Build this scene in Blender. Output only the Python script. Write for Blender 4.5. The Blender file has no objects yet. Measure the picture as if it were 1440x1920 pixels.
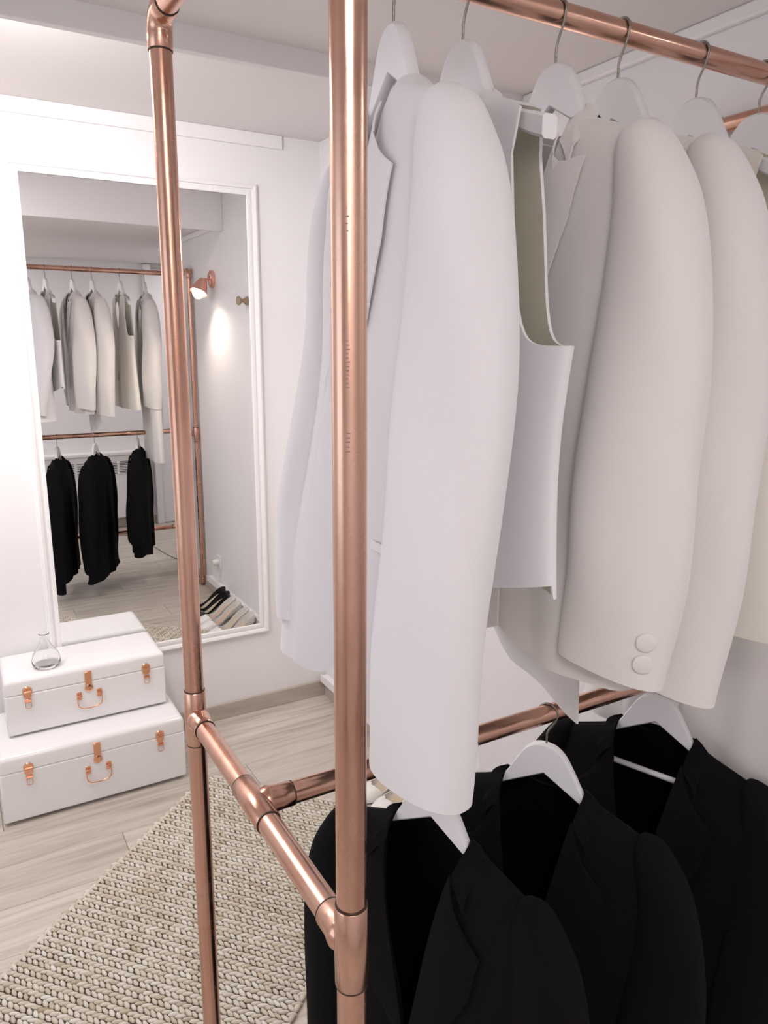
import bpy, bmesh, math, random
from mathutils import Vector, Matrix

PI = math.pi
random.seed(7)
scene = bpy.context.scene
C = scene.collection

# ------------------------------------------------------------------ camera
cam_d = bpy.data.cameras.new('camera')
cam = bpy.data.objects.new('camera', cam_d)
C.objects.link(cam)
cam_d.sensor_fit = 'VERTICAL'
cam_d.sensor_height = 36.0
cam_d.sensor_width = 27.0
cam_d.lens = 1416.0 / 1920.0 * 36.0
cam_d.clip_start = 0.02
cR = Vector((0.8661, -0.4998, 0.0062)); cU = Vector((0.1046, 0.1935, 0.9755)); cF = Vector((0.4888, 0.8443, -0.2199))
m = Matrix((cR, cU, -cF)).transposed().to_4x4()
m.translation = (0, 0, 1.498)
cam.matrix_world = m
scene.camera = cam

# ------------------------------------------------------------------ world, lights, exposure
scene.view_settings.view_transform = 'Standard'
scene.view_settings.look = 'None'
scene.view_settings.gamma = 1.0
scene.view_settings.use_curve_mapping = False
scene.view_settings.exposure = -0.07

world = bpy.data.worlds.new('world'); scene.world = world
world.use_nodes = True
world.node_tree.nodes['Background'].inputs[0].default_value = (0.85, 0.92, 1.0, 1)
world.node_tree.nodes['Background'].inputs[1].default_value = 1.0


def area_light(name, loc, target, sx, sy, power, col):
    d = bpy.data.lights.new(name, 'AREA'); d.shape = 'RECTANGLE'; d.size = sx; d.size_y = sy
    d.energy = power; d.color = col
    o = bpy.data.objects.new(name, d); C.objects.link(o)
    o.location = loc
    o.rotation_euler = (Vector(target) - Vector(loc)).to_track_quat('-Z', 'Y').to_euler()
    return o


def spot_light(name, loc, target, power, col, size, blend=0.6, radius=0.03):
    d = bpy.data.lights.new(name, 'SPOT'); d.energy = power; d.color = col
    d.spot_size = math.radians(size); d.spot_blend = blend; d.shadow_soft_size = radius
    o = bpy.data.objects.new(name, d); C.objects.link(o)
    o.location = loc
    o.rotation_euler = (Vector(target) - Vector(loc)).to_track_quat('-Z', 'Y').to_euler()
    return o


# daylight entering through the window in the left wall
area_light('window_daylight', (-1.93, 0.75, 1.35), (0.5, 0.75, 1.2), 1.5, 1.35, 7, (0.78, 0.88, 1.0))
# unseen fill added to brighten the jackets, behind the camera under the ceiling
area_light('camera_side_fill', (-0.05, -0.40, 2.075), (-0.05, -0.40, 0.0), 0.6, 0.5, 12, (1.0, 0.955, 0.93))
# second unseen fill, added for the mirror wall and floor, left of the frame
area_light('mirror_side_fill', (-0.50, 2.15, 2.215), (-0.50, 2.15, 0.0), 0.9, 0.5, 18, (1.0, 0.965, 0.95))
# fill with no fixture, added in the passage to brighten the white door
area_light('passage_fill', (1.85, -0.20, 2.075), (1.85, -0.20, 0.0), 0.4, 0.4, 5, (1.0, 0.97, 0.95))
# small ceiling spot washing the mirror wall from the edge of the dropped ceiling
spot_light('mirror_wall_spot', (0.05, 1.66, 2.10), (0.35, 2.76, 1.70), 48, (1.0, 0.96, 0.94), 130, 1.0, 0.05)

# ------------------------------------------------------------------ measures
X0, X1, YF, YB, HT, HM = 0.277, 1.288, 0.534, 1.038, 1.888, 0.948
YM = (YF + YB) / 2
YW = 2.764          # mirror wall
XW = 1.312          # right wall
YO = -0.80          # wall opposite the mirror
XL = -1.90          # left wall
XR2 = 2.35          # right end of the part behind the rack
YJ = 0.36           # where the right wall ends
ZC = 2.085          # dropped ceiling
ZR = 2.222          # raised strip beside the mirror wall
YS = 1.58           # edge of the dropped ceiling


# ------------------------------------------------------------------ materials
def new_mat(name):
    mt = bpy.data.materials.new(name); mt.use_nodes = True
    nt = mt.node_tree
    return mt, nt, nt.nodes['Principled BSDF']


def noise(nt, scale, detail=3.0, rough=0.5, coord='Object', vec_scale=None):
    tc = nt.nodes.new('ShaderNodeTexCoord')
    n = nt.nodes.new('ShaderNodeTexNoise')
    n.inputs['Scale'].default_value = scale
    n.inputs['Detail'].default_value = detail
    n.inputs['Roughness'].default_value = rough
    if vec_scale:
        mp = nt.nodes.new('ShaderNodeMapping'); mp.inputs['Scale'].default_value = vec_scale
        nt.links.new(tc.outputs[coord], mp.inputs['Vector'])
        nt.links.new(mp.outputs['Vector'], n.inputs['Vector'])
    else:
        nt.links.new(tc.outputs[coord], n.inputs['Vector'])
    return n


def ramp(nt, fac, stops):
    r = nt.nodes.new('ShaderNodeValToRGB')
    el = r.color_ramp.elements
    while len(el) < len(stops):
        el.new(0.5)
    for e, (p, c) in zip(el, stops):
        e.position = p; e.color = (c[0], c[1], c[2], 1)
    nt.links.new(fac, r.inputs['Fac'])
    return r


def bump(nt, b, height, strength, dist):
    bp = nt.nodes.new('ShaderNodeBump')
    bp.inputs['Strength'].default_value = strength
    bp.inputs['Distance'].default_value = dist
    nt.links.new(height, bp.inputs['Height'])
    nt.links.new(bp.outputs['Normal'], b.inputs['Normal'])


def paint(name, col, rough=0.55, var=0.02, bscale=180, bstr=0.08):
    mt, nt, b = new_mat(name)
    n = noise(nt, 2.2, 4)
    c2 = tuple(max(0, c - var) for c in col)
    r = ramp(nt, n.outputs['Fac'], [(0.35, c2), (0.65, col)])
    nt.links.new(r.outputs['Color'], b.inputs['Base Color'])
    b.inputs['Roughness'].default_value = rough
    n2 = noise(nt, bscale, 2)
    bump(nt, b, n2.outputs['Fac'], bstr, 0.002)
    return mt


M = {}
M['wall'] = paint('wall_paint', (0.86, 0.835, 0.85), 0.6)
M['ceiling'] = paint('ceiling_paint', (0.80, 0.755, 0.75), 0.75)
M['trim'] = paint('trim_gloss_paint', (0.88, 0.86, 0.87), 0.35, 0.01)
M['lacquer'] = paint('white_lacquer', (0.84, 0.82, 0.83), 0.16, 0.01, 60, 0.03)
M['hanger'] = paint('hanger_paint', (0.82, 0.81, 0.84), 0.38, 0.02, 90, 0.05)
M['plastic'] = paint('white_plastic', (0.80, 0.79, 0.78), 0.4, 0.01)
M['dark_slot'] = paint('dark_slot', (0.05, 0.055, 0.06), 0.7, 0.01)
M['black_leather'] = paint('black_leather', (0.012, 0.012, 0.015), 0.3, 0.004)
M['white_leather'] = paint('white_leather', (0.82, 0.80, 0.77), 0.32, 0.02)
M['insole'] = paint('cream_insole', (0.62, 0.52, 0.40), 0.55, 0.05)
M['blush_insole'] = paint('blush_insole', (0.66, 0.47, 0.38), 0.55, 0.05)
M['knob_wood'] = paint('knob_wood', (0.40, 0.31, 0.22), 0.5, 0.06)
M['print'] = paint('pipe_print', (0.30, 0.17, 0.13), 0.6, 0.02)
M['joint_shade'] = paint('joint_shade_paint', (0.055, 0.035, 0.028), 0.5, 0.02)  # dark brown that paints the shadow gap at the coupling ends
M['cable_grey'] = paint('grey_cable', (0.22, 0.21, 0.21), 0.5, 0.02)

# copper with a soft patina
mt, nt, b = new_mat('copper')
n1 = noise(nt, 9.0, 6, 0.6, vec_scale=(1, 1, 0.35))
r1 = ramp(nt, n1.outputs['Fac'], [(0.28, (0.48, 0.26, 0.185)), (0.5, (0.64, 0.38, 0.29)), (0.75, (0.72, 0.47, 0.37))])
nt.links.new(r1.outputs['Color'], b.inputs['Base Color'])
b.inputs['Metallic'].default_value = 1.0
n2 = noise(nt, 14.0, 5, 0.6)
r2 = ramp(nt, n2.outputs['Fac'], [(0.3, (0.15, 0.15, 0.15)), (0.7, (0.33, 0.33, 0.33))])
nt.links.new(r2.outputs['Color'], b.inputs['Roughness'])
n3 = noise(nt, 160, 2)
bump(nt, b, n3.outputs['Fac'], 0.05, 0.001)
M['copper'] = mt
mt, nt, b = new_mat('polished_copper')
b.inputs['Base Color'].default_value = (0.86, 0.46, 0.30, 1); b.inputs['Metallic'].default_value = 1.0
n2 = noise(nt, 60.0, 3); r2 = ramp(nt, n2.outputs['Fac'], [(0.3, (0.12,) * 3), (0.7, (0.22,) * 3)])
nt.links.new(r2.outputs['Color'], b.inputs['Roughness'])
M['bright_copper'] = mt
mt, nt, b = new_mat('copper_lamp_paint')
b.inputs['Base Color'].default_value = (0.80, 0.44, 0.35, 1); b.inputs['Metallic'].default_value = 0.75
n2 = noise(nt, 30.0, 3); r2 = ramp(nt, n2.outputs['Fac'], [(0.3, (0.28,) * 3), (0.7, (0.38,) * 3)])
nt.links.new(r2.outputs['Color'], b.inputs['Roughness'])
M['lamp_copper'] = mt
mt, nt, b = new_mat('hook_steel')
b.inputs['Metallic'].default_value = 1.0
n2 = noise(nt, 220.0, 3); r2 = ramp(nt, n2.outputs['Fac'], [(0.3, (0.24, 0.22, 0.19)), (0.7, (0.40, 0.37, 0.33))])
nt.links.new(r2.outputs['Color'], b.inputs['Base Color'])
b.inputs['Roughness'].default_value = 0.38
M['steel'] = mt


def fabric(name, col, var, scale, rough=0.92, sheen=0.3, bstr=0.12):
    mt, nt, b = new_mat(name)
    n = noise(nt, 3.0, 3)
    r = ramp(nt, n.outputs['Fac'], [(0.3, tuple(max(0, c - var) for c in col)), (0.7, col)])
    nt.links.new(r.outputs['Color'], b.inputs['Base Color'])
    b.inputs['Roughness'].default_value = rough
    b.inputs['Sheen Weight'].default_value = sheen
    b.inputs['Sheen Roughness'].default_value = 0.6
    tc = nt.nodes.new('ShaderNodeTexCoord')
    w1 = nt.nodes.new('ShaderNodeTexNoise'); w1.inputs['Scale'].default_value = scale; w1.inputs['Detail'].default_value = 2
    nt.links.new(tc.outputs['Object'], w1.inputs['Vector'])
    bump(nt, b, w1.outputs['Fac'], bstr, 0.0008)
    return mt


M['white_wool'] = fabric('white_wool', (0.755, 0.735, 0.765), 0.02, 700)
M['ivory_wool'] = fabric('ivory_wool', (0.765, 0.735, 0.725), 0.02, 700)
M['cream_wool'] = fabric('cream_wool', (0.775, 0.735, 0.68), 0.02, 700)
M['lining'] = fabric('ivory_lining', (0.70, 0.66, 0.55), 0.03, 300, 0.5)
M['white_lining'] = fabric('white_lining', (0.72, 0.69, 0.67), 0.03, 300, 0.6)
M['black_wool'] = fabric('black_wool', (0.0050, 0.0046, 0.0056), 0.001, 600, 0.95, 0.0, 0.15)
M['black_wool'].node_tree.nodes['Principled BSDF'].inputs['Specular IOR Level'].default_value = 0.12
M['black_lining'] = fabric('black_lining', (0.0035, 0.003, 0.0038), 0.001, 300, 0.6, 0.0)

M['black_lining'].node_tree.nodes['Principled BSDF'].inputs['Specular IOR Level'].default_value = 0.1
# mirror glass
mt, nt, b = new_mat('mirror_glass')
b.inputs['Metallic'].default_value = 1.0
b.inputs['Roughness'].default_value = 0.0
n2 = noise(nt, 2.0, 2); r2 = ramp(nt, n2.outputs['Fac'], [(0.3, (0.90, 0.905, 0.90)), (0.7, (0.92, 0.92, 0.915))])
nt.links.new(r2.outputs['Color'], b.inputs['Base Color'])
M['mirror'] = mt
# clear glass
mt, nt, b = new_mat('clear_glass')
b.inputs['Transmission Weight'].default_value = 1.0
b.inputs['Roughness'].default_value = 0.02
b.inputs['IOR'].default_value = 1.30
b.inputs['Base Color'].default_value = (0.97, 0.97, 0.97, 1)
n2 = noise(nt, 35.0, 2); bump(nt, b, n2.outputs['Fac'], 0.08, 0.002)
M['glass'] = mt
# window pane: thin glass
mt, nt, b = new_mat('window_pane')
out = nt.nodes['Material Output']
tr = nt.nodes.new('ShaderNodeBsdfTransparent'); gl = nt.nodes.new('ShaderNodeBsdfGlossy'); gl.inputs['Roughness'].default_value = 0.02
mx = nt.nodes.new('ShaderNodeMixShader'); mx.inputs[0].default_value = 0.06
nt.links.new(tr.outputs[0], mx.inputs[1]); nt.links.new(gl.outputs[0], mx.inputs[2]); nt.links.new(mx.outputs[0], out.inputs['Surface'])
M['pane'] = mt
# bulb
mt, nt, b = new_mat('bulb_glow')
b.inputs['Emission Color'].default_value = (1.0, 0.86, 0.70, 1); b.inputs['Emission Strength'].default_value = 14
M['bulb'] = mt

# pale washed oak planks
mt, nt, b = new_mat('washed_oak')
oi = nt.nodes.new('ShaderNodeObjectInfo')
tc = nt.nodes.new('ShaderNodeTexCoord')
mp = nt.nodes.new('ShaderNodeMapping'); mp.inputs['Scale'].default_value = (1.2, 16, 1)
ad = nt.nodes.new('ShaderNodeVectorMath'); ad.operation = 'ADD'
sc_ = nt.nodes.new('ShaderNodeVectorMath'); sc_.operation = 'SCALE'; sc_.inputs['Scale'].default_value = 37.0
nt.links.new(oi.outputs['Random'], sc_.inputs[0])
nt.links.new(tc.outputs['Object'], mp.inputs['Vector'])
nt.links.new(mp.outputs['Vector'], ad.inputs[0]); nt.links.new(sc_.outputs['Vector'], ad.inputs[1])
ng = nt.nodes.new('ShaderNodeTexNoise'); ng.inputs['Scale'].default_value = 2.6; ng.inputs['Detail'].default_value = 6; ng.inputs['Distortion'].default_value = 0.6
nt.links.new(ad.outputs['Vector'], ng.inputs['Vector'])
rg = ramp(nt, ng.outputs['Fac'], [(0.25, (0.40, 0.345, 0.295)), (0.5, (0.56, 0.50, 0.445)), (0.75, (0.64, 0.59, 0.535))])
hv = nt.nodes.new('ShaderNodeHueSaturation')
mr = nt.nodes.new('ShaderNodeMapRange'); mr.inputs['To Min'].default_value = 0.88; mr.inputs['To Max'].default_value = 1.10
nt.links.new(oi.outputs['Random'], mr.inputs['Value']); nt.links.new(mr.outputs['Result'], hv.inputs['Value'])
nt.links.new(rg.outputs['Color'], hv.inputs['Color'])
nt.links.new(hv.outputs['Color'], b.inputs['Base Color'])
b.inputs['Roughness'].default_value = 0.42
bump(nt, b, ng.outputs['Fac'], 0.1, 0.001)
M['oak'] = mt
mt, nt, b = new_mat('oak_skirting')
n = noise(nt, 3.0, 6, 0.6, vec_scale=(2, 2, 14))
r = ramp(nt, n.outputs['Fac'], [(0.3, (0.43, 0.37, 0.32)), (0.7, (0.56, 0.49, 0.43))])
nt.links.new(r.outputs['Color'], b.inputs['Base Color']); b.inputs['Roughness'].default_value = 0.5
M['skirting'] = mt

# braided rug fibre
mt, nt, b = new_mat('rug_fibre')
at = nt.nodes.new('ShaderNodeAttribute'); at.attribute_name = 'tone'
r = ramp(nt, at.outputs['Fac'], [(0.0, (0.42, 0.35, 0.25)), (0.35, (0.56, 0.49, 0.39)), (0.7, (0.66, 0.61, 0.53)), (1.0, (0.72, 0.69, 0.64))])
nt.links.new(r.outputs['Color'], b.inputs['Base Color']); b.inputs['Roughness'].default_value = 0.85
n = noise(nt, 900, 2); bump(nt, b, n.outputs['Fac'], 0.2, 0.001)
M['rug'] = mt
mt, nt, b = new_mat('rug_backing')
n = noise(nt, 120, 3)
r = ramp(nt, n.outputs['Fac'], [(0.3, (0.045, 0.036, 0.026)), (0.7, (0.09, 0.072, 0.05))])
nt.links.new(r.outputs['Color'], b.inputs['Base Color']); b.inputs['Roughness'].default_value = 0.95
M['rug_back'] = mt


# ------------------------------------------------------------------ mesh helpers
class MB:
    def __init__(self):
        self.v = []; self.f = []

    def add(self, v, f):
        o = len(self.v)
        self.v += [tuple(p) for p in v]
        self.f += [tuple(i + o for i in q) for q in f]
        return self

    def box(self, x0, x1, y0, y1, z0, z1):
        v = [(x0, y0, z0), (x1, y0, z0), (x1, y1, z0), (x0, y1, z0), (x0, y0, z1), (x1, y0, z1), (x1, y1, z1), (x0, y1, z1)]
        return self.add(v, [(0, 3, 2, 1), (4, 5, 6, 7), (0, 1, 5, 4), (1, 2, 6, 5), (2, 3, 7, 6), (3, 0, 4, 7)])

    def tube(self, pts, rad, n=16, cap=True, sq=None):
        v, f = tube(pts, rad, n, cap, sq)
        return self.add(v, f)


def tube(pts, rad, n=16, cap=True, sq=None):
    """swept circle along pts; rad number or list; sq = flattening factor of the second axis"""
    P = [Vector(p) for p in pts]
    if not isinstance(rad, (list, tuple)):
        rad = [rad] * len(P)
    T = []
    for i in range(len(P)):
        a = P[max(0, i - 1)]; c = P[min(len(P) - 1, i + 1)]
        T.append((c - a).normalized())
    ref = Vector((0, 0, 1)) if abs(T[0].z) < 0.9 else Vector((0, 1, 0))
    nrm = (ref - T[0] * ref.dot(T[0])).normalized()
    v = []; f = []
    for i, p in enumerate(P):
        nrm = (nrm - T[i] * nrm.dot(T[i])).normalized()
        bi = T[i].cross(nrm)
        for k in range(n):
            a = 2 * PI * k / n
            v.append(p + (nrm * math.cos(a) + bi * math.sin(a) * (sq or 1)) * rad[i])
    for i in range(len(P) - 1):
        for k in range(n):
            a = i * n + k; b2 = i * n + (k + 1) % n
            f.append((a, b2, b2 + n, a + n))
    if cap:
        f.append(tuple(range(n - 1, -1, -1)))
        f.append(tuple(range((len(P) - 1) * n, len(P) * n)))
    return v, f


def lathe(profile, n=32, axis='Z', caps=False):
    v = []; f = []
    for (r, z) in profile:
        for k in range(n):
            a = 2 * PI * k / n
            if axis == 'Z':
                v.append((r * math.cos(a), r * math.sin(a), z))
            elif axis == 'X':
                v.append((z, r * math.cos(a), r * math.sin(a)))
            else:
                v.append((r * math.cos(a), z, r * math.sin(a)))
    m_ = len(profile)
    for i in range(m_ - 1):
        for k in range(n):
            a = i * n + k; b2 = i * n + (k + 1) % n
            f.append((a, b2, b2 + n, a + n))
    if caps:
        f.append(tuple(range(n - 1, -1, -1))); f.append(tuple(range((m_ - 1) * n, m_ * n)))
    return v, f


def grid(fn, nu, nv, close_u=False):
    """fn(i,j)->point ; i along u, j along v"""
    v = [fn(i, j) for j in range(nv) for i in range(nu)]
    f = []
    for j in range(nv - 1):
        for i in range(nu if close_u else nu - 1):
            a = j * nu + i; b2 = j * nu + (i + 1) % nu
            f.append((a, b2, b2 + nu, a + nu))
    return v, f


def mesh_of(name, v, f, mat, smooth=True):
    me = bpy.data.meshes.new(name)
    me.from_pydata([tuple(p) for p in v], [], f)
    me.validate()
    bm = bmesh.new(); bm.from_mesh(me)
    bmesh.ops.recalc_face_normals(bm, faces=bm.faces)
    bm.to_mesh(me); bm.free()
    me.materials.append(M[mat] if isinstance(mat, str) else mat)
    if smooth:
        for p in me.polygons:
            p.use_smooth = True
        try:
            me.set_sharp_from_angle(angle=math.radians(42))
        except Exception:
            pass
    return me


def mk(name, vf, mat, parent=None, off=None, smooth=True, solid=0.0, bevel=0.0, bseg=2, solid_off=0.0, outward=False):
    if isinstance(vf, MB):
        v, f = vf.v, vf.f
    else:
        v, f = vf
    if off is not None:
        o_ = Vector(off); v = [Vector(p) - o_ for p in v]
    me = mesh_of(name, v, f, mat, smooth)
    if outward:
        n_ = len(me.vertices)
        ax = sum((w.co for w in me.vertices), Vector()) / n_
        if sum((p.normal.x * (p.center.x - ax.x) + p.normal.y * (p.center.y - ax.y)) * p.area for p in me.polygons) < 0:
            me.flip_normals()
    o = bpy.data.objects.new(name, me); C.objects.link(o)
    if parent is not None:
        o.parent = parent
    if solid:
        md = o.modifiers.new('thickness', 'SOLIDIFY'); md.thickness = solid; md.offset = solid_off
        es = o.modifiers.new('crisp_rim', 'EDGE_SPLIT'); es.split_angle = math.radians(50)
    if bevel:
        md = o.modifiers.new('bevel', 'BEVEL'); md.width = bevel; md.segments = bseg; md.limit_method = 'ANGLE'; md.angle_limit = math.radians(40)
    return o


def thing(name, label, cat, loc=(0, 0, 0), rz=0.0, group=None):
    o = bpy.data.objects.new(name, None); C.objects.link(o)
    o.empty_display_size = 0.05
    o.location = loc; o.rotation_euler = (0, 0, rz)
    tag(o, label, cat, group)
    return o


def tag(o, label, cat, group=None):
    o['label'] = label; o['category'] = cat
    if group:
        o['group'] = group
    return o


def struct(o, label=None):
    o['kind'] = 'structure'
    if label:
        o['label'] = label
    return o


def boxobj(name, x0, x1, y0, y1, z0, z1, mat, parent=None, off=None, bevel=0.0, bseg=2):
    return mk(name, MB().box(x0, x1, y0, y1, z0, z1), mat, parent, off, smooth=bevel > 0, bevel=bevel, bseg=bseg)


def sstep(a, b2, x):
    t = min(1.0, max(0.0, (x - a) / (b2 - a)))
    return t * t * (3 - 2 * t)


def interp(tab, x):
    """piecewise smooth interpolation of a table [(x, y), ...] sorted by x"""
    if x <= tab[0][0]:
        return tab[0][1]
    for i in range(len(tab) - 1):
        if x <= tab[i + 1][0]:
            xa, ya = tab[i]; xb, yb = tab[i + 1]
            t = (x - xa) / (xb - xa)
            ma = (tab[i + 1][1] - tab[i - 1][1]) / (tab[i + 1][0] - tab[i - 1][0]) if i > 0 else (yb - ya) / (xb - xa)
            mb = (tab[i + 2][1] - tab[i][1]) / (tab[i + 2][0] - tab[i][0]) if i + 2 < len(tab) else (yb - ya) / (xb - xa)
            h = xb - xa
            t2 = t * t; t3 = t2 * t
            return (2 * t3 - 3 * t2 + 1) * ya + (t3 - 2 * t2 + t) * h * ma + (-2 * t3 + 3 * t2) * yb + (t3 - t2) * h * mb
    return tab[-1][1]


# ------------------------------------------------------------------ the room
fl = boxobj('floor', XL, XR2, YO, YW, -0.06, -0.011, 'skirting'); struct(fl, 'pale washed oak plank floor')
PWID = 0.185
plank_cache = {}
row = 0
y = 2.575
rows = []
while y > YO:
    rows.append(y); y -= PWID
rows.append(y)
rows = [YW] + rows
for ri in range(len(rows) - 1):
    ya, yb = max(rows[ri + 1], YO), min(rows[ri], YW)
    if yb - ya < 0.01:
        continue
    off = (ri * 0.47 + 0.13) % 1.26
    x = XL - off
    while x < XR2:
        xa, xb = max(x, XL), min(x + 1.26, XR2)
        x += 1.26
        if xb - xa < 0.02:
            continue
        key = (round(xb - xa, 3), round(yb - ya, 3))
        if key not in plank_cache:
            l2, w2 = (xb - xa) / 2 - 0.0005, (yb - ya) / 2 - 0.0005
            c = 0.0012
            v = [(-l2, -w2, -0.011), (l2, -w2, -0.011), (l2, w2, -0.011), (-l2, w2, -0.011),
                 (-l2, -w2, -c), (l2, -w2, -c), (l2, w2, -c), (-l2, w2, -c),
                 (-l2 + c, -w2 + c, 0), (l2 - c, -w2 + c, 0), (l2 - c, w2 - c, 0), (-l2 + c, w2 - c, 0)]
            f = [(0, 3, 2, 1), (8, 9, 10, 11)]
            for k in range(4):
                k2 = (k + 1) % 4
                f += [(k, k2, k2 + 4, k + 4), (k + 4, k2 + 4, k2 + 8, k + 8)]
            plank_cache[key] = mesh_of('plank', v, f, 'oak', False)
        o = bpy.data.objects.new('plank', plank_cache[key]); C.objects.link(o)
        o.parent = fl; o.location = ((xa + xb) / 2, (ya + yb) / 2, 0)

T = 0.1
struct(boxobj('wall_back', XL, XW + T, YW, YW + T, -0.06, ZR + 0.1, 'wall'), 'white painted wall behind the mirror')
struct(boxobj('wall_right', XW, XW + T, YJ, YW, -0.06, ZR + 0.1, 'wall'), 'white painted wall with the copper lamp')
struct(boxobj('wall_recess', XW + T, XR2, YJ, YJ + T, -0.06, ZR + 0.1, 'wall'))
struct(boxobj('wall_far_right', XR2, XR2 + T, YO, YJ + T, -0.06, ZR + 0.1, 'wall'))
struct(boxobj('wall_front', XL, XR2, YO - T, YO, -0.06, ZR + 0.1, 'wall'), 'white wall with the heater, seen in the mirror')
# left wall with a window opening
wl = MB()
wl.box(XL - T, XL, YO, 0.0, -0.06, ZR + 0.1); wl.box(XL - T, XL, 1.5, YW, -0.06, ZR + 0.1)
wl.box(XL - T, XL, 0.0, 1.5, -0.06, 0.67); wl.box(XL - T, XL, 0.0, 1.5, 2.02, ZR + 0.1)
struct(mk('wall_left', wl, 'wall', smooth=False), 'white wall with the window, left of the frame')
w1 = mk('window_1', MB().box(XL - 0.09, XL - 0.05, 0.0, 0.05, 0.67, 2.02).box(XL - 0.09, XL - 0.05, 1.45, 1.5, 0.67, 2.02)
        .box(XL - 0.09, XL - 0.05, 0.05, 1.45, 0.67, 0.72).box(XL - 0.09, XL - 0.05, 0.05, 1.45, 1.97, 2.02)
        .box(XL - 0.09, XL - 0.05, 0.73, 0.77, 0.72, 1.97), 'trim', smooth=False)
struct(w1, 'white framed window in the left wall')
for k in range(2):
    boxobj('pane', XL - 0.075, XL - 0.071, 0.05 + 0.72 * k, 0.73 + 0.72 * k, 0.72, 1.97, 'pane', w1)
# ceilings
ce = boxobj('ceiling', XL, XR2, YO, YS, ZC, ZR + 0.1, 'ceiling'); struct(ce, 'dropped pinkish grey ceiling')
ce2 = boxobj('ceiling_strip', XL, XW, YS, YW, ZR, ZR + 0.1, 'ceiling'); struct(ce2, 'raised ceiling strip beside the mirror wall')
# fascia of the dropped ceiling
struct(boxobj('trim_3', XL, XW, YS, YS + 0.022, 2.040, ZR, 'wall', bevel=0.002), 'white fascia board at the edge of the dropped ceiling')
# cornices
struct(boxobj('trim_1', XL, 1.158, YW - 0.012, YW, 2.176, ZR, 'trim', bevel=0.002), 'flat white cornice above the mirror')
struct(boxobj('trim_2', XW - 0.016, XW, YJ, YS, ZC - 0.026, ZC, 'trim', bevel=0.004), 'small cornice along the right wall')
# skirting
struct(boxobj('baseboard_back', XL, XW, YW - 0.013, YW, 0, 0.066, 'skirting', bevel=0.002), 'washed oak skirting below the mirror')
struct(boxobj('baseboard_right', XW - 0.013, XW, YJ, YW - 0.013, 0, 0.066, 'skirting', bevel=0.002), 'washed oak skirting on the right wall')
struct(boxobj('baseboard_front', XL, 1.44, YO, YO + 0.013, 0, 0.066, 'skirting', bevel=0.002))
# door in the opposite wall, seen at the edge of the mirror
d1 = boxobj('door_1', 1.50, 2.24, YO, YO + 0.045, 0.004, 2.04, 'trim', bevel=0.003); struct(d1, 'plain white door in the opposite wall')
for nm, a in (('door_frame', (1.445, 1.50, YO, YO + 0.055, 0, 2.075)), ('door_frame', (2.24, 2.295, YO, YO + 0.055, 0, 2.075))):
    boxobj(nm, *a, 'trim', d1, bevel=0.003)
hd = MB(); hd.tube([(2.17, YO + 0.04, 1.02), (2.17, YO + 0.09, 1.02)], 0.009, 12); hd.tube([(2.175, YO + 0.09, 1.02), (2.06, YO + 0.09, 1.02)], 0.008, 12)
mk('door_handle', hd, 'steel', d1)

# ------------------------------------------------------------------ wall mirror
mx0, mx1, mz0, mz1 = 0.268, 1.019, 0.374, 2.012
mir = thing('wall_mirror', 'tall white framed wall mirror reflecting the clothes rack', 'mirror', ((mx0 + mx1) / 2, YW, mz0))
moff = mir.location.copy()
boxobj('mirror_pane', mx0 - 0.004, mx1 + 0.004, YW - 0.006, YW - 0.001, mz0 - 0.004, mz1 + 0.004, 'mirror', mir, moff)
prof = [(-0.003, 0.0), (-0.003, 0.010), (0.004, 0.012), (0.011, 0.011), (0.013, 0.008), (0.017, 0.008), (0.019, 0.016), (0.028, 0.019), (0.034, 0.016), (0.035, 0.006), (0.039, 0.005), (0.039, 0.0)]
corners = [(mx0, mz0, -1, -1), (mx1, mz0, 1, -1), (mx1, mz1, 1, 1), (mx0, mz1, -1, 1)]
for k in range(4):
    a = corners[k]; c = corners[(k + 1) % 4]
    vv = []
    for (cx, cz, sx, sz) in (a, c):
        for (w, d) in prof:
            vv.append((cx + sx * w, YW - d - 0.0002, cz + sz * w))
    n = len(prof)
    ff = [(i, i + 1, i + 1 + n, i + n) for i in range(n - 1)] + [(n - 1, 0, n, 2 * n - 1)]
    mk('frame_rail', (vv, ff), 'trim', mir, moff)

# ------------------------------------------------------------------ copper clothes rack
RP, RC = 0.0140, 0.0157
rack = thing('clothes_rack', 'copper pipe clothes rack with an upper and a lower hanging rail', 'clothes rack', ((X0 + X1) / 2, YM, 0))
ro = rack.location.copy()
ZB = 0.0165         # floor bars
ZLOW = 0.276


def pipe(name, a, b2, r=RP):
    A, B = Vector(a), Vector(b2)
    return mk(name, tube([A, A.lerp(B, 0.5), B], r, 28), 'copper', rack, ro)


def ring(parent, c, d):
    """thin dark band for the shadow gap around a pipe at c, axis d"""
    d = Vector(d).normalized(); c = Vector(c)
    mk('joint_shade_ring', tube([c - d * 0.0007, c + d * 0.0007], RC - 0.0005, 28, True), 'joint_shade', parent, ro)


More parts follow.
